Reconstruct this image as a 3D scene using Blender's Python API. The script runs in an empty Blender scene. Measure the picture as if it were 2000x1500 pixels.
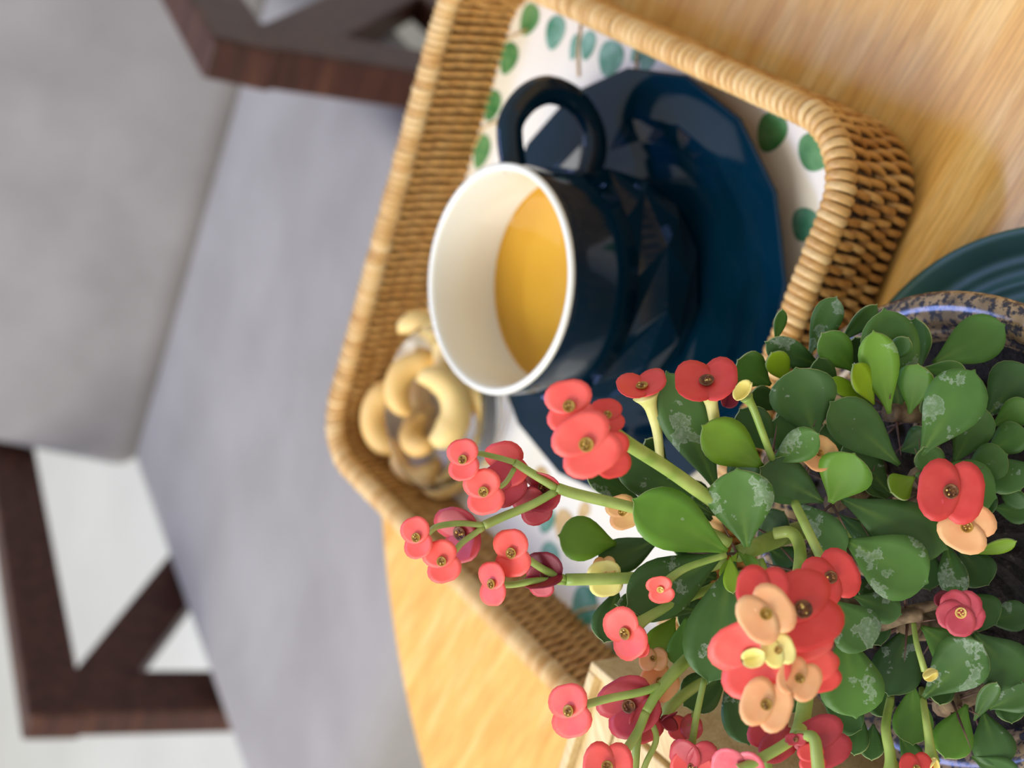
import bpy, bmesh, math, random
from mathutils import Vector, Matrix, Euler
random.seed(7)
PI = math.pi
S = bpy.context.scene
COL = S.collection
V = Vector

# ------------------------------------------------------------------ camera
T = 0.72                       # table top height
ZR = T - 0.010                 # reference height the plant and crockery are measured from
CAMZ = ZR + 0.415
FPX = 2774.0
PITCH = 0.6826
FWD = V((0, math.cos(PITCH), -math.sin(PITCH)))
UPV = V((0, math.sin(PITCH), math.cos(PITCH)))
RGT = V((1, 0, 0))
CAM = V((0, 0, CAMZ))
cd = bpy.data.cameras.new('camera')
cam = bpy.data.objects.new('camera', cd)
COL.objects.link(cam)
m = Matrix.Identity(4)
for i in range(3):             # the phone was held upright and the picture stored on its side
    m[i][0] = -UPV[i]; m[i][1] = RGT[i]; m[i][2] = -FWD[i]; m[i][3] = CAM[i]
cam.matrix_world = m
cd.sensor_fit = 'HORIZONTAL'; cd.sensor_width = 36.0
cd.lens = FPX / 2000.0 * 36.0
cd.clip_start = 0.02
cd.dof.use_dof = True
cd.dof.focus_distance = 0.356
cd.dof.aperture_fstop = 11.5
S.camera = cam

# ------------------------------------------------------------------ world, lamps, exposure
S.view_settings.view_transform = 'Standard'
S.view_settings.look = 'None'
S.view_settings.gamma = 1.0
S.view_settings.use_curve_mapping = False
S.view_settings.exposure = 0.0
w = bpy.data.worlds.new('world'); S.world = w; w.use_nodes = True
bg = w.node_tree.nodes['Background']
bg.inputs[0].default_value = (0.98, 0.98, 0.97, 1); bg.inputs[1].default_value = 0.65

def area(name, loc, target, sx, sy, power, col):
    l = bpy.data.lights.new(name, 'AREA'); l.shape = 'RECTANGLE'; l.size = sx; l.size_y = sy
    l.energy = power; l.color = col
    o = bpy.data.objects.new(name, l); COL.objects.link(o)
    o.location = loc
    o.rotation_euler = (V(target) - V(loc)).to_track_quat('-Z', 'Y').to_euler()
    return o
area('window_daylight', (-2.5, 0.5, 3.2), (0.0, 0.5, 0.7), 2.4, 2.4, 146, (1.0, 0.985, 0.955))
area('ceiling_lamp', (0.15, 1.45, 2.6), (0.15, 1.45, 0), 0.9, 0.10, 22, (0.30, 0.42, 1.0))

# ------------------------------------------------------------------ helpers
def at(px, py, z):
    """pixel of the 2000x1500 photograph -> point at height z"""
    u = 1500 - py; v = px
    d = RGT * ((u - 750) / FPX) + UPV * (-(v - 1000) / FPX) + FWD
    return CAM + d * ((z - CAMZ) / d.z)

def lin(c):
    c = c / 255.0
    return c / 12.92 if c <= 0.04045 else ((c + 0.055) / 1.055) ** 2.4
def rgb(r, g, b): return (lin(r), lin(g), lin(b), 1)

class Mat:
    def __init__(s, name, col, rough=0.5, **kw):
        s.m = bpy.data.materials.new(name); s.m.use_nodes = True
        s.nt = s.m.node_tree; s.N = s.nt.nodes; s.L = s.nt.links
        s.b = s.N['Principled BSDF']
        s.b.inputs['Base Color'].default_value = col
        s.b.inputs['Roughness'].default_value = rough
        for k, v in kw.items():
            s.b.inputs[k.replace('_', ' ')].default_value = v
    def node(s, t, **kw):
        n = s.N.new(t)
        for k, v in kw.items():
            if k in n.inputs: n.inputs[k].default_value = v
            else: setattr(n, k, v)
        return n
    def coords(s, kind='Object', scale=(1, 1, 1), rot=(0, 0, 0)):
        tc = s.N.new('ShaderNodeTexCoord'); mp = s.N.new('ShaderNodeMapping')
        mp.inputs['Scale'].default_value = scale; mp.inputs['Rotation'].default_value = rot
        s.L.new(tc.outputs[kind], mp.inputs['Vector'])
        return mp.outputs[0]
    def noise(s, vec, scale, detail=3, rough=0.5):
        n = s.N.new('ShaderNodeTexNoise')
        n.inputs['Scale'].default_value = scale; n.inputs['Detail'].default_value = detail
        n.inputs['Roughness'].default_value = rough
        if vec is not None: s.L.new(vec, n.inputs['Vector'])
        return n.outputs['Fac']
    def ramp(s, fac, stops):
        r = s.N.new('ShaderNodeValToRGB'); e = r.color_ramp.elements
        while len(e) < len(stops): e.new(0.5)
        for el, (p, c) in zip(e, stops): el.position = p; el.color = c
        s.L.new(fac, r.inputs[0]); return r.outputs[0]
    def mix(s, fac, a, b, mode='MIX'):
        n = s.N.new('ShaderNodeMix'); n.data_type = 'RGBA'; n.blend_type = mode
        for sock, val in ((n.inputs[0], fac), (n.inputs[6], a), (n.inputs[7], b)):
            if hasattr(val, 'is_linked') or hasattr(val, 'links'): s.L.new(val, sock)
            else: sock.default_value = val
        return n.outputs[2]
    def base(s, sock): s.L.new(sock, s.b.inputs['Base Color']); return s
    def bump(s, fac, strength=0.3, dist=0.002):
        n = s.N.new('ShaderNodeBump'); n.inputs['Strength'].default_value = strength
        n.inputs['Distance'].default_value = dist
        s.L.new(fac, n.inputs['Height']); s.L.new(n.outputs[0], s.b.inputs['Normal']); return s

G1, G0 = (1, 1, 1, 1), (0, 0, 0, 1)

def link(name, me, parent=None, mats=(), smooth=True):
    for mm in mats: me.materials.append(mm.m if isinstance(mm, Mat) else mm)
    if smooth:
        for p in me.polygons: p.use_smooth = True
    o = bpy.data.objects.new(name, me); COL.objects.link(o)
    if parent is not None: o.parent = parent
    return o
def from_bm(name, bm, parent=None, mats=(), smooth=True):
    me = bpy.data.meshes.new(name); bm.normal_update(); bm.to_mesh(me); bm.free()
    return link(name, me, parent, mats, smooth)
def empty(name, loc, rz=0):
    o = bpy.data.objects.new(name, None); COL.objects.link(o)
    o.location = loc; o.rotation_euler = (0, 0, rz); o.empty_display_size = 0.02
    return o
def tag(o, label=None, cat=None, group=None, kind=None):
    if label: o['label'] = label
    if cat: o['category'] = cat
    if group: o['group'] = group
    if kind: o['kind'] = kind
    return o

def lathe(bm, prof, n=64, mat=0, center=(0, 0, 0), cap=True, phase=0, mats=None):
    rings = []
    cx, cy, cz = center
    for r, z in prof:
        if r < 1e-6: rings.append([bm.verts.new((cx, cy, cz + z))])
        else: rings.append([bm.verts.new((cx + r * math.cos(phase + 2 * PI * k / n), cy + r * math.sin(phase + 2 * PI * k / n), cz + z)) for k in range(n)])
    for i in range(len(rings) - 1):
        a, b = rings[i], rings[i + 1]
        mi = mats[i] if mats else mat
        for k in range(n):
            k2 = (k + 1) % n
            if len(a) == 1 and len(b) == 1: continue
            if len(a) == 1: f = bm.faces.new((a[0], b[k2], b[k]))
            elif len(b) == 1: f = bm.faces.new((a[k], a[k2], b[0]))
            else: f = bm.faces.new((a[k], a[k2], b[k2], b[k]))
            f.material_index = mi
    return rings

def tube(bm, pts, rad, n=8, mat=0, closed=False, caps=True, flat=1.0, up=None):
    """tube through pts; rad number or list; flat squashes the section along `up`"""
    pts = [V(p) for p in pts]; N = len(pts)
    if not hasattr(rad, '__len__'): rad = [rad] * N
    rings = []; prev = None
    for i, p in enumerate(pts):
        if closed: t = pts[(i + 1) % N] - pts[i - 1]
        else: t = pts[min(i + 1, N - 1)] - pts[max(i - 1, 0)]
        t.normalize()
        if up is not None: a = V(up) - t * t.dot(V(up))
        elif prev is None: a = t.orthogonal()
        else: a = prev - t * t.dot(prev)
        if a.length < 1e-6: a = t.orthogonal()
        a.normalize(); prev = a; b = t.cross(a)
        rings.append([bm.verts.new(p + a * (rad[i] * flat * math.cos(2 * PI * k / n)) + b * (rad[i] * math.sin(2 * PI * k / n))) for k in range(n)])
    M = N if closed else N - 1
    for i in range(M):
        a, b = rings[i], rings[(i + 1) % N]
        for k in range(n):
            f = bm.faces.new((a[k], a[(k + 1) % n], b[(k + 1) % n], b[k])); f.material_index = mat
    if caps and not closed:
        f = bm.faces.new(list(reversed(rings[0]))); f.material_index = mat
        f = bm.faces.new(rings[-1]); f.material_index = mat
    return rings

def spline(pts, k=6):
    pts = [V(p) for p in pts]
    if len(pts) < 3:
        return [pts[0].lerp(pts[-1], i / k) for i in range(k + 1)]
    out = []
    P = [pts[0] * 2 - pts[1]] + pts + [pts[-1] * 2 - pts[-2]]
    for i in range(1, len(P) - 2):
        for j in range(k):
            t = j / k
            out.append(0.5 * ((2 * P[i]) + (P[i + 1] - P[i - 1]) * t + (2 * P[i - 1] - 5 * P[i] + 4 * P[i + 1] - P[i + 2]) * t * t
                              + (3 * P[i] - P[i - 1] - 3 * P[i + 1] + P[i + 2]) * t ** 3))
    out.append(pts[-1]); return out

def box(bm, lo, hi, bev=0.0, mat=0, seg=2, mtx=None):
    b2 = bmesh.new()
    bmesh.ops.create_cube(b2, size=1)
    c = [(l + h) / 2 for l, h in zip(lo, hi)]; s = [h - l for l, h in zip(lo, hi)]
    for v in b2.verts: v.co = V((c[0] + v.co.x * s[0], c[1] + v.co.y * s[1], c[2] + v.co.z * s[2]))
    if bev > 0: bmesh.ops.bevel(b2, geom=list(b2.edges), offset=bev, segments=seg, profile=0.5, affect='EDGES')
    merge(bm, b2, mtx, mat)
def merge(bm, b2, mtx=None, mat=None):
    vm = {}
    for v in b2.verts: vm[v] = bm.verts.new(mtx @ v.co if mtx is not None else v.co)
    for f in b2.faces:
        g = bm.faces.new([vm[v] for v in f.verts]); g.material_index = f.material_index if mat is None else mat
        g.smooth = f.smooth
    b2.free()

def beam(bm, a, b, wx, wy, up=(0, 0, 1), bev=0.004):
    """board from a to b, wx across, wy along `up`"""
    a, b = V(a), V(b); t = (b - a); L = t.length; t.normalize()
    u = V(up) - t * t.dot(V(up)); u.normalize(); s = t.cross(u)
    mt = Matrix((s, u, t)).transposed().to_4x4(); mt.translation = (a + b) / 2
    box(bm, (-wx / 2, -wy / 2, -L / 2), (wx / 2, wy / 2, L / 2), bev, mtx=mt)

# ------------------------------------------------------------------ materials
def wood(name, c1, c2, c3, ang, scale, rough, spec=0.5, along=7):
    M = Mat(name, c1, rough)
    def grain(fx, fy):
        tc = M.N.new('ShaderNodeTexCoord'); mp = M.N.new('ShaderNodeMapping'); mp.vector_type = 'TEXTURE'
        mp.inputs['Rotation'].default_value = (0, 0, ang); mp.inputs['Scale'].default_value = (1 / fx, 1 / fy, 1 / fy)
        M.L.new(tc.outputs['Object'], mp.inputs['Vector']); return mp.outputs[0]
    f = M.noise(grain(scale, scale * along), 1.6, 5, 0.6)
    col = M.ramp(f, [(0.3, c3), (0.5, c1), (0.68, c2)])
    g = M.noise(grain(scale * 1.5, scale * along * 5), 2.5, 3, 0.7)
    lines = M.ramp(g, [(0.42, (0.80, 0.76, 0.70, 1)), (0.56, G1)])
    col = M.mix(1.0, col, lines, 'MULTIPLY')
    M.base(col); M.b.inputs['Specular IOR Level'].default_value = spec
    M.bump(g, 0.12, 0.0004)
    return M
M_table = wood('table_oak', rgb(237, 184, 98), rgb(245, 202, 127), rgb(225, 167, 82), -0.66, 9.0, 0.38, 0.4)
M_dark = wood('dark_walnut', rgb(74, 44, 34), rgb(90, 56, 42), rgb(56, 33, 28), 0.0, 6.0, 0.45, 0.3)
M_bamboo = wood('pale_bamboo', rgb(226, 200, 148), rgb(236, 212, 162), rgb(210, 180, 126), 0.4, 16.0, 0.5)

M_grey = Mat('grey_fabric', rgb(150, 147, 146), 0.95, Sheen_Weight=0.3)
v = M_grey.coords('Object', (1, 1, 1))
M_grey.base(M_grey.ramp(M_grey.noise(v, 9, 4), [(0.35, rgb(137, 132, 128)), (0.65, rgb(150, 145, 141))]))
M_grey.bump(M_grey.noise(v, 900, 2), 0.2, 0.001)

M_floor = Mat('pale_tile', rgb(214, 214, 206), 0.35)
v = M_floor.coords('Object', (1, 1, 1))
M_floor.base(M_floor.ramp(M_floor.noise(v, 2.5, 4), [(0.3, rgb(198, 198, 190)), (0.7, rgb(212, 212, 204))]))
M_wall = Mat('white_plaster', rgb(214, 210, 202), 0.9)
v = M_wall.coords('Object'); M_wall.bump(M_wall.noise(v, 60, 3), 0.1, 0.002)

def rattan(name, a, b, c):
    M = Mat(name, a, 0.42)
    oi = M.N.new('ShaderNodeObjectInfo')
    v = M.coords('Object', (1, 1, 1))
    n = M.noise(v, 260, 3)
    geo = M.N.new('ShaderNodeNewGeometry')
    n2 = M.noise(geo.outputs['Position'], 140, 2)
    ad = M.node('ShaderNodeMath', operation='ADD'); M.L.new(oi.outputs['Random'], ad.inputs[0]); M.L.new(n2, ad.inputs[1])
    hv = M.node('ShaderNodeMath', operation='MULTIPLY'); M.L.new(ad.outputs[0], hv.inputs[0]); hv.inputs[1].default_value = 0.5
    col = M.ramp(hv.outputs[0], [(0.2, c), (0.5, a), (0.8, b)])
    M.base(M.mix(1.0, col, M.ramp(n, [(0.3, (0.8, 0.78, 0.72, 1)), (0.55, G1)]), 'MULTIPLY'))
    return M
M_rim = rattan('rattan_rim', rgb(226, 184, 120), rgb(238, 204, 146), rgb(204, 154, 88))
M_weave = rattan('rattan_weave', rgb(200, 146, 76), rgb(222, 178, 110), rgb(168, 112, 52))
M_core = Mat('rattan_core', rgb(104, 78, 44), 0.8)
v = M_core.coords('Object'); M_core.base(M_core.ramp(M_core.noise(v, 320, 3), [(0.35, rgb(52, 34, 16)), (0.65, rgb(104, 76, 44))]))

M_tray = Mat('glazed_white_board', rgb(236, 232, 222), 0.10, Coat_Weight=0.3, Coat_Roughness=0.05)
v = M_tray.coords('Object'); M_tray.base(M_tray.ramp(M_tray.noise(v, 14, 3), [(0.35, rgb(236, 229, 210)), (0.65, rgb(243, 238, 224))]))
def printed(name, a, b):
    M = Mat(name, a, 0.08, Coat_Weight=0.6, Coat_Roughness=0.04)
    v = M.coords('Object'); M.base(M.ramp(M.noise(v, 90, 3), [(0.35, a), (0.65, b)])); return M
M_pgreen = printed('print_green', rgb(58, 122, 66), rgb(108, 160, 104))
M_pteal = printed('print_teal', rgb(64, 132, 104), rgb(132, 176, 158))
M_ptan = printed('print_tan', rgb(196, 160, 100), rgb(218, 186, 132))

M_navy = Mat('navy_glaze', rgb(3, 40, 60), 0.07, Specular_IOR_Level=0.36)
v = M_navy.coords('Object'); M_navy.base(M_navy.ramp(M_navy.noise(v, 30, 2), [(0.35, rgb(2, 30, 44)), (0.65, rgb(3, 36, 54))]))
M_white = Mat('white_glaze', rgb(238, 236, 228), 0.08, Coat_Weight=0.4, Coat_Roughness=0.03)
v = M_white.coords('Object'); M_white.base(M_white.ramp(M_white.noise(v, 20, 2), [(0.3, rgb(230, 229, 216)), (0.7, rgb(236, 235, 224))]))
M_tea = Mat('amber_tea', rgb(216, 160, 34), 0.03)
v = M_tea.coords('Object'); M_tea.base(M_tea.ramp(M_tea.noise(v, 25, 2), [(0.3, rgb(196, 142, 26)), (0.7, rgb(210, 158, 42))]))
M_glass = Mat('clear_glass', (1, 1, 1, 1), 0.02, Transmission_Weight=1.0, IOR=1.45)
M_glass.b.inputs['Base Color'].default_value = (0.97, 0.99, 0.99, 1)
v = M_glass.coords('Object'); M_glass.bump(M_glass.noise(v, 60, 2), 0.05, 0.001)
M_nut = Mat('cashew', rgb(226, 186, 112), 0.5, Subsurface_Weight=0.25, Subsurface_Scale=0.004)
oi = M_nut.N.new('ShaderNodeObjectInfo'); v = M_nut.coords('Object')
M_nut.base(M_nut.mix(M_nut.noise(v, 130, 3), M_nut.ramp(oi.outputs['Random'], [(0.0, rgb(246, 224, 150)), (0.5, rgb(236, 196, 116)), (1.0, rgb(226, 172, 88))]), rgb(232, 196, 124)))

M_pot = Mat('speckled_glaze', rgb(150, 128, 100), 0.2, Specular_IOR_Level=0.45)
v = M_pot.coords('Object')
sp = M_pot.ramp(M_pot.noise(v, 430, 4, 0.6), [(0.44, G0), (0.53, G1)])
sp2 = M_pot.ramp(M_pot.noise(v, 110, 2, 0.5), [(0.40, rgb(128, 108, 82)), (0.6, rgb(176, 150, 114))])
M_pot.base(M_pot.mix(sp, rgb(46, 48, 62), sp2))
M_soil = Mat('dark_soil', rgb(38, 32, 28), 0.95)
v = M_soil.coords('Object'); f = M_soil.noise(v, 300, 4, 0.7)
M_soil.base(M_soil.ramp(f, [(0.35, rgb(12, 10, 9)), (0.62, rgb(44, 36, 31)), (0.75, rgb(104, 90, 78))])); M_soil.bump(f, 0.8, 0.004)
M_dish = Mat('teal_plastic', rgb(50, 88, 80), 0.5)
v = M_dish.coords('Object'); M_dish.base(M_dish.ramp(M_dish.noise(v, 30, 2), [(0.3, rgb(46, 84, 76)), (0.7, rgb(56, 96, 88))]))

# leaf: tone 0 dark .. 0.5 mid .. 1 young; lime = white dried water marks
M_leaf = Mat('leaf_green', rgb(60, 100, 45), 0.45, Specular_IOR_Level=0.32)
a = M_leaf.node('ShaderNodeAttribute', attribute_type='OBJECT', attribute_name='tone')
l = M_leaf.node('ShaderNodeAttribute', attribute_type='OBJECT', attribute_name='lime')
oi = M_leaf.N.new('ShaderNodeObjectInfo')
uv = M_leaf.N.new('ShaderNodeUVMap'); uv.uv_map = 'leaf'
tone = M_leaf.ramp(a.outputs['Fac'], [(0.0, rgb(44, 76, 36)), (0.35, rgb(72, 108, 52)), (0.65, rgb(92, 138, 46)), (1.0, rgb(146, 176, 30))])
v = M_leaf.coords('Object'); 
off = M_leaf.node('ShaderNodeVectorMath', operation='ADD')
M_leaf.L.new(v, off.inputs[0]); 
cmb = M_leaf.N.new('ShaderNodeCombineXYZ'); M_leaf.L.new(oi.outputs['Random'], cmb.inputs[0]); M_leaf.L.new(oi.outputs['Random'], cmb.inputs[2])
M_leaf.L.new(cmb.outputs[0], off.inputs[1])
n1 = M_leaf.noise(off.outputs[0], 90, 3)
tone = M_leaf.mix(1.0, tone, M_leaf.ramp(n1, [(0.3, (0.82, 0.85, 0.8, 1)), (0.7, (1.12, 1.12, 1.1, 1))]), 'MULTIPLY')
# paler midrib and base
sx = M_leaf.N.new('ShaderNodeSeparateXYZ'); M_leaf.L.new(uv.outputs[0], sx.inputs[0])
rib = M_leaf.node('ShaderNodeMath', operation='ABSOLUTE'); M_leaf.L.new(sx.outputs[0], rib.inputs[0])
ribm = M_leaf.ramp(rib.outputs[0], [(0.0, (0.4, 0.4, 0.4, 1)), (0.28, G0)])
basem = M_leaf.ramp(sx.outputs[1], [(0.0, G1), (0.5, (0.15, 0.15, 0.15, 1)), (0.9, G0)])
mm = M_leaf.mix(1.0, ribm, basem, 'MULTIPLY')
tone = M_leaf.mix(mm, tone, rgb(140, 172, 74))
# lime marks
lim = M_leaf.noise(off.outputs[0], 120, 5, 0.62)
sub = M_leaf.node('ShaderNodeMath', operation='SUBTRACT'); M_leaf.L.new(lim, sub.inputs[0])
thr = M_leaf.node('ShaderNodeMath', operation='MULTIPLY_ADD'); M_leaf.L.new(l.outputs['Fac'], thr.inputs[0]); thr.inputs[1].default_value = -0.20; thr.inputs[2].default_value = 0.71
M_leaf.L.new(thr.outputs[0], sub.inputs[1])
limm = M_leaf.ramp(sub.outputs[0], [(0.0, G0), (0.02, (0.42, 0.42, 0.42, 1)), (0.06, (0.16, 0.16, 0.16, 1)), (0.17, (0.50, 0.50, 0.50, 1))])
dust = M_leaf.noise(off.outputs[0], 700, 3, 0.7)
limm = M_leaf.mix(1.0, limm, M_leaf.ramp(dust, [(0.3, (0.4, 0.4, 0.4, 1)), (0.65, G1)]), 'MULTIPLY')
M_leaf.base(M_leaf.mix(limm, tone, rgb(196, 206, 196)))
M_edge = Mat('leaf_margin', rgb(140, 160, 96), 0.5)
v = M_edge.coords('Object'); M_edge.base(M_edge.ramp(M_edge.noise(v, 200, 2), [(0.3, rgb(120, 148, 80)), (0.7, rgb(160, 172, 116))]))
M_stem = Mat('green_stem', rgb(148, 172, 84), 0.45)
v = M_stem.coords('Object'); M_stem.base(M_stem.ramp(M_stem.noise(v, 120, 3), [(0.3, rgb(126, 156, 66)), (0.7, rgb(168, 186, 100))]))
M_pale = Mat('pale_pedicel', rgb(226, 222, 136), 0.5)
v = M_pale.coords('Object'); M_pale.base(M_pale.ramp(M_pale.noise(v, 140, 3), [(0.3, rgb(208, 208, 112)), (0.7, rgb(238, 232, 158))]))
M_bark = Mat('woody_stem', rgb(120, 100, 76), 0.9)
v = M_bark.coords('Object'); f = M_bark.noise(v, 260, 4); M_bark.base(M_bark.ramp(f, [(0.3, rgb(82, 64, 50)), (0.7, rgb(156, 134, 102))])); M_bark.bump(f, 0.6, 0.001)
M_thorn = Mat('thorn', rgb(92, 66, 58), 0.6)
v = M_thorn.coords('Object'); M_thorn.base(M_thorn.ramp(M_thorn.noise(v, 200, 2), [(0.3, rgb(74, 52, 48)), (0.7, rgb(126, 92, 80))]))
def petal(name, c, c2):
    M = Mat(name, c, 0.5, Subsurface_Weight=0.15, Subsurface_Scale=0.003)
    v = M.coords('Object'); M.base(M.ramp(M.noise(v, 160, 3), [(0.3, c), (0.7, c2)])); return M
M_pet = {'red': petal('bract_red', rgb(208, 54, 50), rgb(224, 74, 66)),
         'coral': petal('bract_coral', rgb(244, 84, 74), rgb(250, 104, 92)),
         'dark': petal('bract_crimson', rgb(158, 40, 52), rgb(188, 62, 70)),
         'pink': petal('bract_pink', rgb(204, 60, 76), rgb(222, 112, 122)),
         'peach': petal('bract_peach', rgb(244, 166, 112), rgb(250, 190, 134)),
         'cream': petal('bract_cream', rgb(240, 220, 120), rgb(246, 232, 150)),
         'apricot': petal('bract_apricot', rgb(226, 150, 96), rgb(236, 190, 116)),
         'magenta': petal('bract_magenta', rgb(178, 50, 68), rgb(206, 84, 96)),
         'maroon': petal('bract_maroon', rgb(100, 26, 46), rgb(128, 40, 60))}
M_cyath = Mat('cyathium_olive', rgb(160, 130, 42), 0.5)
v = M_cyath.coords('Object'); M_cyath.base(M_cyath.ramp(M_cyath.noise(v, 300, 2), [(0.3, rgb(150, 104, 34)), (0.7, rgb(184, 146, 52))]))
M_stamen = Mat('stamen_brown', rgb(96, 50, 30), 0.5)
v = M_stamen.coords('Object'); M_stamen.base(M_stamen.ramp(M_stamen.noise(v, 500, 2), [(0.3, rgb(66, 30, 24)), (0.7, rgb(150, 96, 44))]))
M_pollen = Mat('pollen_yellow', rgb(220, 186, 90), 0.6)
v = M_pollen.coords('Object'); M_pollen.base(M_pollen.ramp(M_pollen.noise(v, 400, 2), [(0.3, rgb(206, 160, 60)), (0.7, rgb(238, 216, 130))]))

# ------------------------------------------------------------------ setting
bm = bmesh.new(); box(bm, (-3.2, -2.0, -0.05), (3.2, 4.2, 0.0))
tag(from_bm('floor', bm, None, [M_floor], False), kind='structure')
bm = bmesh.new(); box(bm, (-3.2, 4.2, 0), (3.2, 4.3, 2.8))
tag(from_bm('wall_back', bm, None, [M_wall], False), kind='structure')
bm = bmesh.new(); box(bm, (3.2, -2.0, 0), (3.3, 4.3, 2.8))
tag(from_bm('wall_right', bm, None, [M_wall], False), kind='structure')

# ------------------------------------------------------------------ round table
TC = V((-0.0305, 0.2645, 0)); TR = 0.3445
tb = empty('round_table', TC)
tag(tb, 'round light oak table under the rattan tray and the flower pot', 'table')
bm = bmesh.new()
lathe(bm, [(0, T - 0.026), (TR - 0.006, T - 0.026), (TR - 0.001, T - 0.021), (TR, T - 0.006), (TR - 0.001, T - 0.002), (TR - 0.005, T), (0, T)], 128)
from_bm('tabletop', bm, tb, [M_table], False)
bm = bmesh.new()
lathe(bm, [(0, 0.03), (0.028, 0.03), (0.028, T - 0.05), (0.09, T - 0.026), (0, T - 0.026)], 32)
from_bm('pedestal', bm, tb, [M_dark])
bm = bmesh.new()
lathe(bm, [(0, 0), (0.21, 0), (0.215, 0.006), (0.2, 0.02), (0.03, 0.034), (0, 0.034)], 64)
from_bm('base_plate', bm, tb, [M_dark])

# ------------------------------------------------------------------ lounge chair
CH = empty('lounge_chair', (-0.040, 1.170, 0), -math.atan2(0.547, 0.837))
tag(CH, 'dark wooden lounge chair with thick grey cushions beyond the table', 'chair')
AZ = 0.62; SL = -0.20
def side(sx):
    x = sx * 0.345
    bm = bmesh.new(); beam(bm, (x, -0.01, AZ - 0.02), (x, 0.60, AZ - 0.02 + SL * 0.61), 0.034, 0.056)
    from_bm('armrest', bm, CH, [M_dark], False)
    bm = bmesh.new(); beam(bm, (x, 0.022, AZ - 0.035), (x + sx * 0.03, -0.055, 0.0), 0.034, 0.062, up=(0, 1, 0))
    from_bm('leg', bm, CH, [M_dark], False)
    bm = bmesh.new(); beam(bm, (x, 0.575, AZ - 0.13), (x + sx * 0.02, 0.70, 0.0), 0.034, 0.056, up=(0, 1, 0))
    from_bm('leg', bm, CH, [M_dark], False)
    bm = bmesh.new(); beam(bm, (x, 0.03, AZ - 0.075), (x, 0.30, 0.27), 0.03, 0.055, up=(0, 1, 0))
    from_bm('brace', bm, CH, [M_dark], False)
    bm = bmesh.new(); beam(bm, (x, -0.02, 0.29), (x, 0.62, 0.22), 0.03, 0.05)
    from_bm('side_rail', bm, CH, [M_dark], False)
side(-1); side(1)
for y, z in ((-0.03, 0.30), (0.58, 0.23)):
    bm = bmesh.new(); beam(bm, (-0.345, y, z), (0.345, y, z), 0.03, 0.05)
    from_bm('cross_rail', bm, CH, [M_dark], False)
def cushion(name, pts_mtx, sx, sy, sz, bev):
    bm = bmesh.new(); box(bm, (-sx / 2, -sy / 2, -sz / 2), (sx / 2, sy / 2, sz / 2), bev, seg=5)
    bm.transform(pts_mtx)
    return from_bm(name, bm, CH, [M_grey])
cushion('seat_cushion', Matrix.Translation((0, 0.06, 0.375)) @ Matrix.Rotation(math.radians(-9), 4, 'X'), 0.645, 0.76, 0.12, 0.035)
cushion('back_cushion', Matrix.Translation((0, 0.54, 0.66)) @ Matrix.Rotation(math.radians(-24), 4, 'X'), 0.645, 0.12, 0.66, 0.035)

# ------------------------------------------------------------------ rattan tray
TA = -0.4709; TW, TL = 0.2473, 0.2432
TCX, TCY = 0.0239, 0.4311
TR_ = empty('rattan_tray', (TCX, TCY, T), TA)
tag(TR_, 'woven honey rattan tray with a leaf printed white base holding the cup', 'tray')
RH = 0.047; RC = 0.0052; FZ = 0.0100   # rim height, rim radius, board height
def rrect(W, L, r, step):
    """closed rounded rectangle: list of (point, tangent)"""
    segs = []
    hw, hl = W / 2 - r, L / 2 - r
    out = []
    corners = [(hw, hl, 0), (-hw, hl, PI / 2), (-hw, -hl, PI), (hw, -hl, 1.5 * PI)]
    dense = []
    for i, (cx, cy, a0) in enumerate(corners):
        for k in range(13):
            a = a0 + PI / 2 * k / 12
            dense.append(V((cx + r * math.cos(a), cy + r * math.sin(a), 0)))
    N = len(dense); d = [0]
    for i in range(N): d.append(d[-1] + (dense[(i + 1) % N] - dense[i]).length)
    n = round(d[-1] / step); j = 0
    for k in range(n):
        s = d[-1] * k / n
        while d[j + 1] < s: j += 1
        p = dense[j].lerp(dense[(j + 1) % N], (s - d[j]) / max(1e-9, d[j + 1] - d[j]))
        out.append(p)
    return out
def frames(W, L, r, step):
    P = rrect(W, L, r, step); n = len(P); F = []
    for i in range(n):
        t = (P[(i + 1) % n] - P[i - 1]).normalized()
        F.append((P[i], t, V((t.y, -t.x, 0))))
    return F
# base board
bm = bmesh.new()
P = rrect(TW - 0.0200, TL - 0.0200, 0.020, 0.006)
lo = [bm.verts.new((p.x, p.y, FZ - 0.004)) for p in P]; hi = [bm.verts.new((p.x, p.y, FZ)) for p in P]
n = len(P)
bm.faces.new(hi); bm.faces.new(list(reversed(lo)))
for i in range(n): bm.faces.new((lo[i], lo[(i + 1) % n], hi[(i + 1) % n], hi[i]))
from_bm('tray_base', bm, TR_, [M_tray], False)
# wall core
def wall_off(z): return 0.0080 - 0.0030 * (z / (RH - RC))      # inset from outer size
bm = bmesh.new()
rings = []
for (z, dn) in ((0.001, -0.0014), (RH - RC, -0.0014), (RH - RC, 0.0014), (0.001, 0.0014)):
    io = wall_off(z) - dn
    rr = 0.0300 - io; per = 2 * (TW - 2 * io + TL - 2 * io) - 8 * rr + 2 * PI * rr
    rings.append([bm.verts.new((p.x, p.y, z)) for p in rrect(TW - 2 * io, TL - 2 * io, rr, per / 160.0)])
n = min(len(r) for r in rings)
for i in range(4):
    a, b = rings[i], rings[(i + 1) % 4]
    for k in range(n): bm.faces.new((a[k], a[(k + 1) % n], b[(k + 1) % n], b[k]))
from_bm('wall_core', bm, TR_, [M_core], True)
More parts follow.
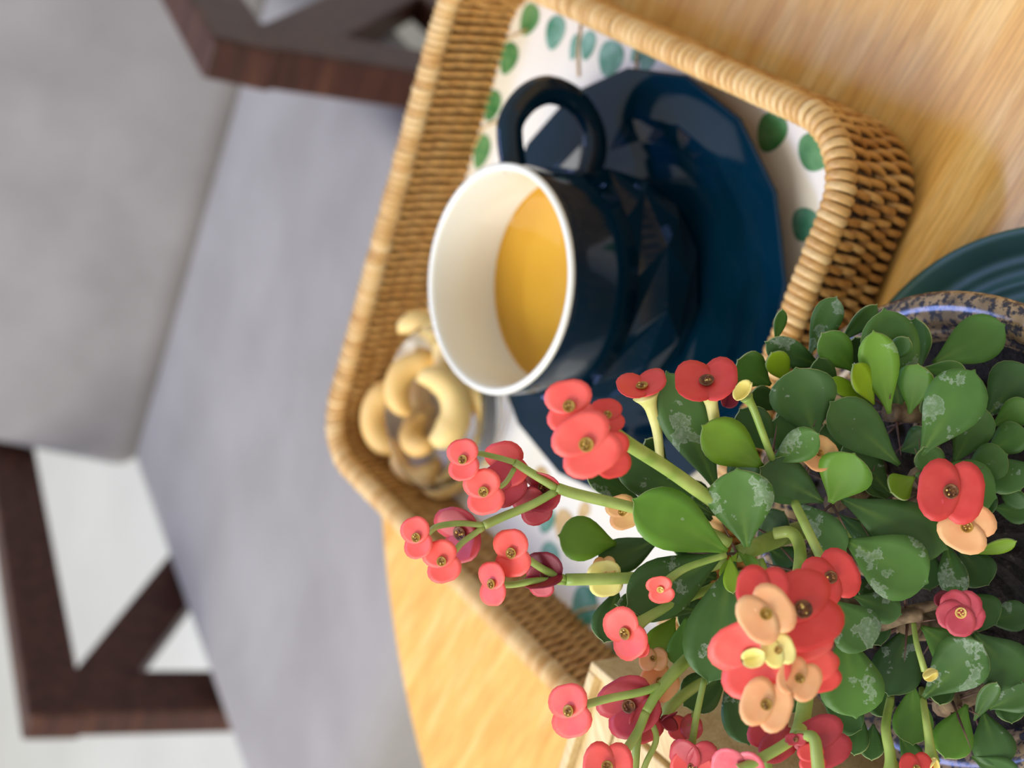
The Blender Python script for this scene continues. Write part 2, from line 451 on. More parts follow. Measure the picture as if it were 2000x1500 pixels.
# horizontal core canes
ROWS = [0.0090, 0.0176, 0.0262, 0.0342]
for z in [0.0040] + [r_ + 0.0043 for r_ in ROWS]:
    io = wall_off(z); bm = bmesh.new()
    tube(bm, [V((p.x, p.y, z)) for p in rrect(TW - 2 * io, TL - 2 * io, 0.0300 - io, 0.006)], 0.0026, 6, closed=True)
    from_bm('core_cane', bm, TR_, [M_core])
# stitches
def oval(hn, hz, tr, tt):
    bm = bmesh.new(); K = 12; rg = []
    for k in range(K):
        a = 2 * PI * k / K; c = V((0, hn * math.cos(a), hz * math.sin(a)))
        nrm = V((0, math.cos(a) * hz, math.sin(a) * hn)).normalized()
        rg.append([bm.verts.new(c + nrm * (tr * math.cos(b)) + V((tt * math.sin(b), 0, 0))) for b in (0, PI / 3, 2 * PI / 3, PI, 4 * PI / 3, 5 * PI / 3)])
    for k in range(K):
        A, B = rg[k], rg[(k + 1) % K]
        for j in range(6): bm.faces.new((A[j], A[(j + 1) % 6], B[(j + 1) % 6], B[j]))
    return bm
st_me = bpy.data.meshes.new('stitch'); b_ = oval(0.0035, 0.0068, 0.0010, 0.00128); b_.to_mesh(st_me); b_.free()
st_me.materials.append(M_weave.m)
for p in st_me.polygons: p.use_smooth = True
wr_me = bpy.data.meshes.new('rim_wrap'); b_ = oval(0.0043, 0.0043, 0.0010, 0.0017); b_.to_mesh(wr_me); b_.free()
wr_me.materials.append(M_rim.m)
for p in wr_me.polygons: p.use_smooth = True
TMW = Matrix.Translation((TCX, TCY, T)) @ Matrix.Rotation(TA, 4, 'Z')
cands = []
for ri, z in enumerate(ROWS):
    io = wall_off(z); rr = 0.0300 - io
    Fr = frames(TW - 2 * io, TL - 2 * io, rr, 0.0041)
    nF = len(Fr)
    Fh = frames(TW - 2 * io, TL - 2 * io, rr, 0.00205)
    for k in range(0, len(Fh), 2):
        p, t, nn = Fh[(k + (ri % 2)) % len(Fh)]
        up = (V((0, 0, 1)) + nn * 0.13 + t * random.uniform(0.10, 0.28)).normalized()
        tt = (t - up * t.dot(up)).normalized(); ny = up.cross(tt)
        M4 = Matrix((tt, ny, up)).transposed().to_4x4()
        M4.translation = V((p.x, p.y, z)) + nn * random.uniform(-0.0003, 0.0003)
        wp = TMW @ M4.translation
        # pieces that show largest: near outer front wall, and inner back / inner left walls
        d = (wp - CAM).length
        wn = (TMW.to_3x3() @ nn)
        cands.append((M4, wp, wn, d))
def pix(p):
    q = p - CAM; dz = q.dot(FWD); return (1000 - q.dot(UPV) / dz * FPX, 1500 - (750 + q.dot(RGT) / dz * FPX))
def score(c):
    x, y = pix(c[1])
    inside = -10 < x < 2010 and -10 < y < 1510
    return (0 if inside else 1, c[3])
cands.sort(key=score)
for M4, wp, wn, d in cands[:300]:
    o = bpy.data.objects.new('stitch', st_me); COL.objects.link(o); o.parent = TR_; o.matrix_local = M4
bm = bmesh.new()
for M4, wp, wn, d in cands[300:]:
    b2 = oval(0.0035, 0.0068, 0.0010, 0.00128); merge(bm, b2, M4, 0)
tag(from_bm('woven_strands', bm, TR_, [M_weave]), kind='stuff')
# rim: core and wraps
io = RC; rimF = frames(TW - 2 * io, TL - 2 * io, 0.0300 - io, 0.0032)
bm = bmesh.new(); tube(bm, [V((p.x, p.y, RH - RC)) for p, t, nn in rimF], 0.0039, 8, closed=True)
from_bm('rim_core', bm, TR_, [M_core])
for p, t, nn in rimF:
    up = (V((0, 0, 1)) + t * 0.22).normalized(); tt = (t - up * t.dot(up)).normalized()
    M4 = Matrix((tt, up.cross(tt), up)).transposed().to_4x4()
    M4.translation = V((p.x, p.y, RH - RC + random.uniform(-0.0003, 0.0003)))
    o = bpy.data.objects.new('rim_wrap', wr_me); COL.objects.link(o); o.parent = TR_; o.matrix_local = M4
# printed sprigs (flat print under the glaze, a hair above the board)
TMI = TMW.inverted()
ZP = T + FZ + 0.0002
def print_leaf(bm, c, ang, L, W, mat):
    vs = []
    for k in range(20):
        a = 2 * PI * k / 20
        x = L / 2 * math.cos(a); y = W / 2 * math.sin(a) * (1 + 0.25 * math.cos(a))
        vs.append(bm.verts.new((c.x + x * math.cos(ang) - y * math.sin(ang), c.y + x * math.sin(ang) + y * math.cos(ang), FZ + 0.00025)))
    bm.faces.new(vs).material_index = mat
def pl(px, py, px2, py2, W, mat):
    """printed leaf from one end to the other, image points on the board"""
    a = TMI @ at(px, py, ZP); b = TMI @ at(px2, py2, ZP)
    bm = bmesh.new(); d = b - a
    print_leaf(bm, (a + b) / 2, math.atan2(d.y, d.x), d.length, W, 0)
    o = from_bm('printed_leaf', bm, TR_, [(M_pgreen, M_pteal, M_ptan)[mat]], False)
    if mat == 2: o['label'] = 'tan printed leaf'
for args in ((1020, 68, 1046, 10, .0125, 0), (982, 145, 1004, 84, .0125, 0), (950, 236, 972, 178, .0115, 0), (930, 330, 950, 264, .0115, 0),
             (1075, 98, 1092, 30, .0125, 1), (1116, 118, 1128, 66, .006, 1), (1142, 118, 1154, 60, .009, 1), (1182, 150, 1202, 80, .015, 1),
             (1580, 334, 1604, 262, .0165, 0), (1490, 296, 1522, 222, .014, 0), (1232, 118, 1256, 92, .007, 1), (1252, 138, 1276, 100, .008, 1),
             (1128, 1232, 1152, 1146, .015, 1), (1064, 1128, 1080, 1060, .012, 1), (1196, 1276, 1215, 1238, .012, 1), (1058, 1040, 1076, 990, .010, 1),
             (1090, 1050, 1112, 1000, .012, 2), (1046, 960, 1066, 915, .010, 2), (1130, 1010, 1150, 985, .006, 2), (1560, 470, 1585, 410, .013, 1)):
    pl(*args)
def vine(pts):
    bm = bmesh.new(); tube(bm, [TMI @ at(x, y, ZP + 0.0004) for x, y in pts], 0.0006, 5)
    from_bm('printed_stem', bm, TR_, [M_ptan])
for pts in (((950, 110), (985, 80), (1030, 58)), ((925, 290), (945, 250), (975, 235)), ((1130, 150), (1128, 100), (1135, 40)), ((1100, 1210), (1140, 1190), (1190, 1180)), ((1180, 1290), (1196, 1250), (1230, 1230)), ((1240, 150), (1245, 100))):
    vine(pts)

# ------------------------------------------------------------------ saucer and cup
CUP = V((0.0386, 0.4092, T))
ZS = T + FZ + 0.0004
sa = empty('saucer', (0.0390, 0.4040, ZS))
tag(sa, 'many-sided navy blue glazed saucer beneath the tea cup', 'saucer')
bm = bmesh.new(); NS = 16
lathe(bm, [(0, 0.0003), (0.040, 0.0003), (0.044, 0.0), (0.047, 0.0006), (0.060, 0.0046), (0.0832, 0.0106), (0.0842, 0.0118), (0.0834, 0.0128), (0.0812, 0.0124),
           (0.0672, 0.0100), (0.0650, 0.0094), (0.0565, 0.0040), (0.050, 0.0026), (0, 0.0020)], NS, phase=-0.055)
o = from_bm('saucer_dish', bm, sa, [M_navy], True)
o.data.set_sharp_from_angle(angle=math.radians(9))
md = o.modifiers.new('bevel', 'BEVEL'); md.width = 0.0008; md.segments = 2; md.limit_method = 'ANGLE'; md.angle_limit = math.radians(9); md.harden_normals = False
cu = empty('tea_cup', (CUP.x, CUP.y, ZS + 0.0030))
tag(cu, 'faceted navy cup, white inside, half full of amber tea', 'cup')
CHT = ZR + 0.090 - (ZS + 0.0030)
# outer body with diamond facets low down
bm = bmesh.new(); NF = 12
def ring(r, z, n, ph=0): return [bm.verts.new((r * math.cos(ph + 2 * PI * k / n), r * math.sin(ph + 2 * PI * k / n), z)) for k in range(n)]
R0 = ring(0.0385, 0.0, NF); R1 = ring(0.0415, 0.0020, NF, PI / NF)
R2 = ring(0.0447, 0.0105, NF); R3 = ring(0.0454, 0.0215, NF, PI / NF); R4 = ring(0.0435, 0.036, NF)
def tri(A, B, odd):
    for k in range(NF):
        k2 = (k + 1) % NF
        if odd: bm.faces.new((A[k], A[k2], B[k])); bm.faces.new((A[k2], B[k2], B[k]))
        else: bm.faces.new((A[k], B[k], B[k - 1])); bm.faces.new((A[k], A[k2], B[k]))
tri(R0, R1, True); tri(R1, R2, False)
# R2 is shifted back by half a step relative to R1
tri(R2, R3, True); tri(R3, R4, False)
bm.faces.new(list(reversed(R0)))
bm.normal_update()
bmesh.ops.recalc_face_normals(bm, faces=bm.faces)
nlow = len(bm.faces)
# smooth upper wall from a 56-gon that meets the facet ring
n2 = 72
up_prof = [(0.0435, 0.036), (0.0431, 0.046), (0.0426, 0.058), (0.0426, CHT - 0.0022), (0.0424, CHT - 0.0012)]
rg = [[bm.verts.new((r * math.cos(2 * PI * k / n2), r * math.sin(2 * PI * k / n2), z)) for k in range(n2)] for r, z in up_prof]
for i in range(len(rg) - 1):
    for k in range(n2):
        f = bm.faces.new((rg[i][k], rg[i][(k + 1) % n2], rg[i + 1][(k + 1) % n2], rg[i + 1][k])); f.smooth = True
for k in range(NF):      # fill the sliver between the facet ring chord and the round wall
    a, b = R4[k], R4[(k + 1) % NF]
    q = n2 // NF
    arc = [rg[0][(k * q + j) % n2] for j in range(q + 1)]
    bm.faces.new([a, b] + list(reversed(arc)))
from_bm('cup_body', bm, cu, [M_navy], False)
bm = bmesh.new()
lathe(bm, [(0.0424, CHT - 0.0014), (0.0427, CHT - 0.0006), (0.0422, CHT + 0.0003), (0.0412, CHT + 0.0006), (0.0402, CHT + 0.0002), (0.0398, CHT - 0.001),
           (0.0396, CHT - 0.02), (0.0396, 0.036), (0.0388, 0.020), (0.034, 0.008), (0.021, 0.005), (0, 0.004)], 72)
from_bm('cup_lining', bm, cu, [M_white])
bm = bmesh.new(); TZ = CHT - 0.0315
lathe(bm, [(0, TZ), (0.0390, TZ), (0.0393, TZ + 0.0004), (0.0396, TZ + 0.0010)], 72)
from_bm('tea', bm, cu, [M_tea], False)
bm = bmesh.new()
hp = [(0.0405, CHT - 0.0095), (0.052, CHT - 0.0075), (0.060, CHT - 0.0085), (0.0690, CHT - 0.0165), (0.0735, CHT - 0.028), (0.0705, CHT - 0.041), (0.062, CHT - 0.0485), (0.052, CHT - 0.0500), (0.0405, CHT - 0.046)]
pts = spline([V((x, 0, z)) for x, z in hp], 5)
tube(bm, pts, [0.0058] * len(pts), 8, flat=0.74, up=(0, 1, 0))
bm.verts.ensure_lookup_table()
for v_ in bm.verts: v_.co.y *= 1.0
bm.transform(Matrix.Rotation(0.02, 4, 'Z'))
ho = from_bm('handle', bm, cu, [M_navy], True)
ho.data.set_sharp_from_angle(angle=math.radians(32))
md = ho.modifiers.new('bevel', 'BEVEL'); md.width = 0.0009; md.segments = 3; md.limit_method = 'ANGLE'; md.angle_limit = math.radians(32)

# ------------------------------------------------------------------ glass dish with cashews
DC = at(872, 796, T + 0.028); DC.z = T + FZ + 0.0005
di = empty('glass_dish', DC)
tag(di, 'small clear glass dish of cashew nuts in the tray corner', 'dish')
bm = bmesh.new()
lathe(bm, [(0, 0.0), (0.022, 0.0), (0.024, 0.0008), (0.031, 0.012), (0.0365, 0.0245), (0.0372, 0.0255), (0.0366, 0.0262), (0.0356, 0.0258), (0.0292, 0.0128), (0.0222, 0.0030), (0, 0.0026)], 48)
from_bm('dish_glass', bm, di, [M_glass])
def cashew(px, py, z, ang, L, tilt, label):
    bm = bmesh.new(); R = L * 0.36; K = 19; pts = []; rad = []
    for k in range(K):
        t = k / (K - 1); a = math.radians(-105 + 210 * t)
        pts.append(V((R * math.cos(a), R * math.sin(a) * 1.15, 0)))
        rad.append(L * (0.012 + 0.235 * min(1.0, math.sin(PI * t) * 1.5) ** 0.5) * (0.98 - 0.20 * t))
    tube(bm, pts, rad, 10, flat=0.9)
    for vv in bm.verts: vv.co.x -= R * 0.45
    bm.transform(Matrix.Scale(1.36, 4)); o = from_bm('cashew_nut', bm, None, [M_nut])
    p = at(px, py, ZR + z + 0.004); o.location = p
    # ang is measured in the picture: turn the picture's plane onto the table
    e = at(px + 10 * math.cos(ang), py + 10 * math.sin(ang), p.z) - p; e.z = 0
    o.rotation_euler = (Matrix.Rotation(0.7, 3, 'X') @ Euler((tilt[0], tilt[1], math.atan2(e.y, e.x)), 'XYZ').to_matrix()).to_euler()
    tag(o, label, 'nut', 'cashews in the glass dish'); return o
NUTS = [(757, 818, .034, 3.1, .0240, (0.12, 0.1), 'pale curled cashew hanging over the dish edge by the tray corner'),
        (806, 745, .034, -2.3, .0225, (0.1, -0.15), 'golden cashew on top of the heap nearest the cup rim'),
        (862, 792, .034, -0.35, .0250, (-0.1, 0.1), 'long golden cashew lying beside the cup, its hollow towards the heap'),
        (826, 842, .029, 2.5, .0215, (0.9, 0.2), 'tan cashew standing on edge in the middle of the heap'),
        (838, 668, .032, -1.0, .0225, (0.1, 0.2), 'orange tan cashew half hidden behind the cup rim'),
        (936, 826, .018, -0.3, .0255, (0.1, 0.0), 'cream cashew lowest beside the saucer'),
        (814, 908, .028, 1.8, .0180, (0.3, -0.2), 'small golden cashew low at the dish front'),
        (876, 920, .022, 0.9, .0190, (-0.2, 0.2), 'flat pale cashew behind the coral flowers'),
        (846, 806, .020, 2.2, .0215, (0.2, 0.2), 'darker cashew buried under the heap')]
for a in NUTS: cashew(*a)

# ------------------------------------------------------------------ bamboo box
BZ = 0.105
c0 = at(1154, 1291, T + BZ); c1 = at(1342, 1452, T + BZ)
d1 = (c1 - c0); d1.z = 0; d1.normalize()
d2 = V((d1.y, -d1.x, 0))
if d2.x > 0: d2 = -d2
bx = empty('bamboo_box', (c0.x, c0.y, T))
tag(bx, 'pale bamboo box with an inset lid, left of the flower pot', 'box')
B4 = Matrix((d1, d2, V((0, 0, 1)))).transposed().to_4x4()
if B4.determinant() < 0: pass
LX, LY, TH = 0.13, 0.11, 0.0032
def bbox(name, lo, hi, bev=0.0006):
    bm = bmesh.new(); box(bm, lo, hi, bev); bm.transform(B4)
    bmesh.ops.recalc_face_normals(bm, faces=bm.faces)
    return from_bm(name, bm, bx, [M_bamboo], False)
bbox('side_panel', (0, 0, 0), (LX, TH, BZ)); bbox('side_panel', (0, LY - TH, 0), (LX, LY, BZ))
bbox('side_panel', (0, TH + .0001, 0), (TH, LY - TH - .0001, BZ)); bbox('side_panel', (LX - TH, TH + .0001, 0), (LX, LY - TH - .0001, BZ))
bbox('bottom_panel', (TH, TH, 0.0005), (LX - TH, LY - TH, 0.004))
bbox('lid_ledge', (TH, TH, BZ - 0.008), (LX - TH, 0.012, BZ - 0.0035)); bbox('lid_ledge', (TH, 0.0125, BZ - 0.008), (0.014, LY - TH, BZ - 0.0035))
bbox('lid', (0.0155, 0.0138, BZ - 0.008), (LX - TH - 0.001, LY - TH - 0.001, BZ - 0.003))

# ------------------------------------------------------------------ green dish under the pot
PC = V((-0.0425, 0.233, 0))
gd = empty('drip_dish', (-0.033, 0.231, T))
tag(gd, 'ridged dark teal drip dish under the flower pot', 'dish')
bm = bmesh.new()
prof = [(0, 0), (0.070, 0), (0.0735, 0.0015), (0.079, 0.0105), (0.0806, 0.0122), (0.0808, 0.0132), (0.0796, 0.0138), (0.0780, 0.0130), (0.0745, 0.0070)]
r_ = 0.0745
for k in range(5):
    prof += [(r_ - 0.0016, 0.0052), (r_ - 0.0028, 0.0062), (r_ - 0.0040, 0.0048), (r_ - 0.0060, 0.0036)]; r_ -= 0.0068
prof += [(0, 0.0035)]
lathe(bm, prof, 96)
from_bm('dish_body', bm, gd, [M_dish])

# ------------------------------------------------------------------ potted plant
PZ = 0.0068
PL = empty('potted_plant', (PC.x, PC.y, T + PZ)); PK = (ZR + 0.0735 - T - PZ) / 0.0716
tag(PL, 'flowering crown of thorns with red and peach bracts in a speckled pot', 'plant')
def toP(p): return V(p) - PL.location
bm = bmesh.new()
lathe(bm, [(0, 0), (0.044, 0), (0.046, 0.001), (0.052, 0.02), (0.0585, 0.045), (0.063, 0.057), (0.0670, 0.0606), (0.0685, 0.0640), (0.0686, 0.0664), (0.0678, 0.0690), (0.0662, 0.0708), (0.0640, 0.0716), (0.0618, 0.0711), (0.0600, 0.0698), (0.0588, 0.0680), (0.0581, 0.0658),
           (0.0574, 0.0655), (0.0564, 0.0648), (0.0555, 0.060), (0.052, 0.050), (0, 0.050)], 96)
for vv in bm.verts: vv.co.z *= PK
from_bm('pot', bm, PL, [M_pot])
bm = bmesh.new()
lathe(bm, [(0.0553, 0.0585), (0.046, 0.0600), (0.035, 0.0605), (0.02, 0.0615), (0, 0.062)], 60)
for vv in bm.verts:
    vv.co.z *= PK
    if vv.co.length < 0.2 and math.hypot(vv.co.x, vv.co.y) < 0.053: vv.co.z += random.uniform(-0.0015, 0.0015)
from_bm('soil', bm, PL, [M_soil], False)
bm = bmesh.new()
for k in range(120):
    a = random.uniform(0, 2 * PI); r_ = 0.052 * math.sqrt(random.random()); s = random.uniform(0.0008, 0.0024)
    b2 = bmesh.new(); bmesh.ops.create_icosphere(b2, subdivisions=1, radius=s)
    for vv in b2.verts: vv.co *= random.uniform(0.7, 1.2)
    merge(bm, b2, Matrix.Translation((r_ * math.cos(a), r_ * math.sin(a), 0.0612 * PK)), 0)
tag(from_bm('soil_crumbs', bm, PL, [M_soil], False), kind='stuff')

PROF = [(0, .10), (.08, .17), (.18, .33), (.3, .56), (.43, .79), (.55, .95), (.65, 1.0), (.75, .97), (.84, .85), (.91, .63), (.95, .42), (.972, .22), (.985, .10), (1.015, .012)]
COLS = [-1, -.6, 0, .6, 1]
def atd(px, py, L):
    """point seen at a pixel, layer L of the plant (9 deep in the crown, 15 top leaves, higher: flower stalks)"""
    dep = 0.385 - (L - 9) * 0.0045
    u = 1500 - py; v = px
    return CAM + (RGT * ((u - 750) / FPX) + UPV * (-(v - 1000) / FPX) + FWD) * dep
def leaf(bx_, by_, tx, ty, lay, wpx, tw=0, tone=0.45, lime=0.3, curl=0.0, fold=0.10, rnd=0.0):
    """leaf from base to tip; z in cm above the table; wpx = width seen; tw = roll about its length (deg)"""
    bz_ = tz = lay
    b = atd(bx_, by_, bz_ - 0.9); t = atd(tx, ty, tz + 0.3)
    A = t - b; L = A.length; A.normalize(); mid = (b + t) / 2
    Vw = (CAM - mid); dep = -Vw.dot(FWD); n0 = (Vw - A * Vw.dot(A)).normalized()
    s0 = A.cross(n0); r_ = math.radians(tw)
    nn = n0 * math.cos(r_) + s0 * math.sin(r_); ss = A.cross(nn)
    hw = abs(dep) * wpx / FPX / max(0.25, math.cos(r_)) / 2
    bm = bmesh.new(); uvl = bm.loops.layers.uv.new('leaf'); th = 0.00030
    top, bot, UVS = [], [], {}
    for (u_, f_) in PROF:
        fr = f_ + rnd * math.sin(PI * u_) * 0.15
        row, rowb = [], []
        for c in COLS:
            bend = curl * L * ((u_ - 0.5) ** 2 - 0.25) * 1.0
            h = bend + fold * hw * (abs(c) ** 1.6) * fr * 1.2 + 0.03 * hw * math.sin(9 * u_ + bx_) * c * c
            p = toP(b + A * (u_ * L) + ss * (c * hw * fr) + nn * h)
            q = bm.verts.new(p); row.append(q); UVS[q] = (c, u_)
            q = bm.verts.new(p - nn * th * 2); rowb.append(q); UVS[q] = (c, u_)
        top.append(row); bot.append(rowb)
    def F(vs, mi):
        f = bm.faces.new(vs); f.material_index = mi; f.smooth = True
        for lp in f.loops: lp[uvl].uv = UVS[lp.vert]
    NR, NC = len(PROF), len(COLS)
    for i in range(NR - 1):
        for j in range(NC - 1):
            F((top[i][j], top[i][j + 1], top[i + 1][j + 1], top[i + 1][j]), 0)
            F((bot[i][j], bot[i + 1][j], bot[i + 1][j + 1], bot[i][j + 1]), 0)
        F((top[i][0], top[i + 1][0], bot[i + 1][0], bot[i][0]), 1)
        F((top[i][-1], bot[i][-1], bot[i + 1][-1], top[i + 1][-1]), 1)
    for j in range(NC - 1):
        F((top[0][j], bot[0][j], bot[0][j + 1], top[0][j + 1]), 1)
        F((top[-1][j], top[-1][j + 1], bot[-1][j + 1], bot[-1][j]), 1)
    bmesh.ops.recalc_face_normals(bm, faces=bm.faces)
    o = from_bm('leaf', bm, PL, [M_leaf, M_edge])
    o['tone'] = float(tone); o['lime'] = float(lime)
    return o
# base x, base y, tip x, tip y, layer, width, roll, tone, lime
LEAVES = [
 (1514, 668, 1529, 605, 10, 24, 20, .45, 0), (1580, 694, 1634, 581, 11, 62, 10, .35, .95), (1606, 716, 1496, 669, 11.5, 60, -10, .25, .35),
 (1668, 726, 1606, 652, 12, 68, 5, .6, .1), (1737, 808, 1706, 648, 13.2, 76, 0, .72, .05), (1640, 668, 1713, 596, 10, 34, 20, .35, .1),
 (1757, 805, 1727, 604, 12, 108, 10, .42, .55), (1797, 722, 1788, 622, 10.5, 60, -25, .4, .2), (1735, 705, 1774, 661, 12.4, 38, 10, .4, .2),
 (1708, 790, 1668, 712, 13, 42, 40, .95, 0), (1706, 788, 1620, 742, 12.8, 34, 30, .9, 0), (1822, 710, 1962, 634, 11, 88, 0, .5, .15),
 (1776, 808, 1792, 712, 12.6, 74, -12, .62, .45), (1799, 888, 1903, 724, 14.2, 116, 0, .42, .75), (1800, 720, 1888, 728, 11, 40, 20, .5, .5),
 (1928, 812, 2012, 716, 11.4, 104, 10, .18, .7), (1938, 832, 2014, 788, 11.8, 56, 10, .52, .1), (1592, 856, 1555, 720, 13.2, 122, 0, .3, .3),
 (1626, 800, 1599, 699, 12, 50, 20, .25, .3), (1757, 908, 1623, 786, 13, 96, 0, .34, .25), (1506, 752, 1442, 704, 11.4, 70, 5, .5, .15),
 (1542, 748, 1508, 690, 11.9, 52, 10, .95, 0), (1862, 906, 1922, 796, 12.4, 84, 0, .4, .5), (1924, 888, 2002, 838, 12, 68, 0, .4, .4),
 (1832, 930, 1804, 874, 13.2, 56, 0, .35, .2), (1880, 926, 1967, 888, 13, 78, 0, .4, .45), (1788, 928, 1946, 972, 13.6, 112, 0, .4, .25),
 (1786, 932, 1742, 960, 14.4, 54, 0, .78, 0), (1950, 892, 1992, 957, 12.6, 84, 0, .32, .4), (1944, 942, 2004, 990, 12, 38, 20, .2, .95),
 (1938, 990, 2012, 1004, 11.6, 52, 0, .3, .3), (1742, 968, 1652, 862, 12, 74, 10, .14, .2), (1742, 978, 1688, 932, 11.5, 34, 20, .25, .6),
 (1622, 982, 1668, 887, 14.6, 106, 0, .68, .05), (1608, 980, 1486, 914, 14, 86, 0, .12, 0), (1506, 904, 1599, 848, 14.8, 64, 0, .45, .9),
 (1490, 912, 1373, 832, 14.8, 88, 0, .76, 0), (1402, 962, 1303, 728, 14, 114, 5, .32, .6), (1392, 1004, 1202, 888, 12.8, 98, 5, .2, .55),
 (1262, 985, 1146, 926, 11.6, 46, 15, .2, .7), (1459, 1068, 1440, 917, 15.6, 126, 0, .42, .75), (1420, 1078, 1238, 976, 15.6, 114, 0, .66, .1),
 (1204, 1062, 1092, 1046, 13, 86, 0, .7, .05), (1292, 1048, 1170, 1100, 12.6, 70, 25, .12, 0), (1414, 1080, 1226, 1186, 14.6, 118, 0, .22, .5),
 (1362, 1192, 1204, 1180, 13.6, 62, 10, .35, .6), (1206, 1150, 1180, 1254, 12.4, 66, 0, .22, .1), (1432, 1096, 1384, 1332, 15.6, 128, 0, .26, .3),
 (1426, 1088, 1431, 1158, 16.4, 32, 10, .85, 0), (1318, 1205, 1274, 1284, 13.4, 62, 0, .82, .05), (1340, 1204, 1318, 1298, 14, 46, 10, .62, 0),
 (1420, 1312, 1336, 1378, 13.2, 82, 0, .18, .4), (1424, 1300, 1463, 1454, 13.4, 82, 0, .16, .55), (1540, 974, 1652, 1078, 13.4, 72, 0, .3, .95),
 (1643, 974, 1850, 1072, 13.6, 112, 0, .28, .35), (1650, 1055, 1812, 1138, 14.2, 124, 0, .42, .6), (1640, 1006, 1718, 1066, 12.8, 42, 15, .1, .2),
 (1618, 1170, 1703, 1264, 14.4, 102, 0, .36, .85), (1668, 1164, 1760, 1200, 13.4, 60, 0, .3, .7), (1648, 1232, 1672, 1402, 14, 126, 0, .46, .55),
 (1778, 1218, 1736, 1358, 12.8, 92, 0, .08, .4), (1800, 1224, 1902, 1300, 13.4, 82, 0, .46, .1), (1804, 1362, 1918, 1256, 14.6, 108, 0, .3, .85),
 (1902, 1236, 1994, 1334, 13.6, 112, 0, .2, .55), (1783, 1336, 1783, 1454, 14, 76, 0, .55, .05), (1888, 1376, 1846, 1480, 13.5, 80, 0, .64, .05),
 (1920, 1388, 1953, 1498, 12.4, 82, 0, .2, .25), (1932, 1384, 2014, 1344, 13, 72, 0, .28, .55), (1903, 1408, 1947, 1334, 13.8, 34, 20, .3, .3),
 (1872, 1066, 1930, 1142, 12.4, 74, 0, .12, .3), (1848, 1056, 1872, 1168, 13, 60, 10, .2, .75), (1800, 1060, 1816, 1152, 12.2, 62, 0, .14, .2),
 (1896, 1082, 1985, 1058, 13, 26, 30, .85, 0), (1878, 1160, 1946, 1218, 12.4, 74, 0, .2, .1), (1918, 1212, 2012, 1198, 11.8, 62, 0, .16, .3),
 (1684, 1396, 1668, 1474, 12.4, 46, 10, .3, .5), (1706, 1414, 1702, 1484, 12, 46, 10, .3, .6), (1606, 1366, 1682, 1424, 12.8, 72, 0, .14, .2),
 (1898, 1478, 1990, 1524, 13, 62, 0, .35, .5), (1756, 1436, 1796, 1494, 12.4, 42, 0, .3, .3), (1512, 884, 1446, 800, 12.4, 74, 0, .14, .2),
 (1302, 902, 1262, 860, 12.2, 42, 0, .1, .1), (1556, 908, 1522, 812, 12, 66, 0, .22, .6), (1530, 800, 1468, 768, 11.4, 50, 0, .2, .2),
 (1700, 840, 1660, 762, 11.6, 60, 0, .2, .2), (1850, 830, 1806, 776, 11.8, 50, 0, .2, .3), (1642, 905, 1612, 830, 11.8, 50, 10, .3, .3),
 (1560, 1100, 1500, 1190, 12.2, 70, 0, .12, .2), (1480, 1120, 1520, 1200, 12, 70, 0, .1, .2), (1590, 1080, 1640, 1160, 12.4, 66, 0, .16, .2),
 (1500, 1290, 1560, 1390, 12.4, 96, 0, .16, .3), (1560, 1250, 1500, 1350, 12, 90, 0, .14, .3), (1290, 1120, 1340, 1190, 12.2, 50, 0, .2, .3),
 (1720, 1110, 1700, 1180, 12.2, 60, 0, .14, .2), (1690, 1180, 1720, 1260, 12, 60, 0, .14, .3), (1350, 1000, 1300, 1030, 12, 60, 0, .14, .2),
 (1880, 920, 1930, 1010, 11.6, 70, 0, .14, .3), (1830, 960, 1900, 1060, 12.2, 84, 0, .2, .3), (1760, 880, 1820, 850, 11.6, 60, 0, .18, .2),
 (1700, 1320, 1730, 1400, 12, 54, 0, .2, .4), (1846, 1310, 1836, 1376, 12.2, 50, 0, .3, .2), (1966, 1330, 1976, 1412, 12, 60, 0, .22, .3),
 (1320, 1070, 1290, 1010, 10, 70, 0, .1, .1), (1400, 1130, 1310, 1110, 10, 60, 0, .1, .1), (1400, 1170, 1330, 1230, 10, 70, 0, .12, .1), (1480, 1060, 1530, 1000, 10.4, 60, 0, .12, .1),
 (1500, 1070, 1560, 1110, 10.4, 60, 0, .1, .1), (1420, 1010, 1370, 960, 10.2, 64, 0, .1, .1), (1440, 1110, 1460, 1190, 10.6, 60, 0, .1, .1), (1400, 1060, 1330, 1050, 10.4, 46, 0, .14, .1),
 (1300, 1180, 1250, 1150, 10.4, 50, 0, .12, .1), (1560, 860, 1540, 790, 10.4, 66, 0, .12, .1), (1690, 720, 1670, 660, 10.4, 60, 0, .14, .1), (1440, 1080, 1410, 1130, 14.8, 26, 10, .85, 0),
 (1440, 1078, 1480, 1110, 14.4, 24, 10, .7, 0), (1650, 900, 1690, 940, 10.2, 60, 0, .12, .1), (1740, 940, 1700, 990, 10.4, 56, 0, .1, .1), (1600, 1180, 1570, 1250, 10.6, 70, 0, .1, .1),
 (1400, 1066, 1310, 1036, 9.4, 84, 0, .1, .1), (1390, 1016, 1326, 950, 9.6, 76, 0, .12, .1), (1400, 1120, 1300, 1150, 9.4, 84, 0, .1, .1), (1420, 960, 1470, 890, 10, 70, 0, .1, .1), (1380, 1150, 1400, 1230, 9.6, 80, 0, .1, .1), (1500, 1000, 1440, 960, 9.8, 70, 0, .1, .1)]
rl = random.Random(3)
for a in LEAVES:
    leaf(*a, curl=rl.uniform(-0.25, 0.3), fold=rl.uniform(0.02, 0.2), rnd=rl.uniform(-0.5, 0.6))

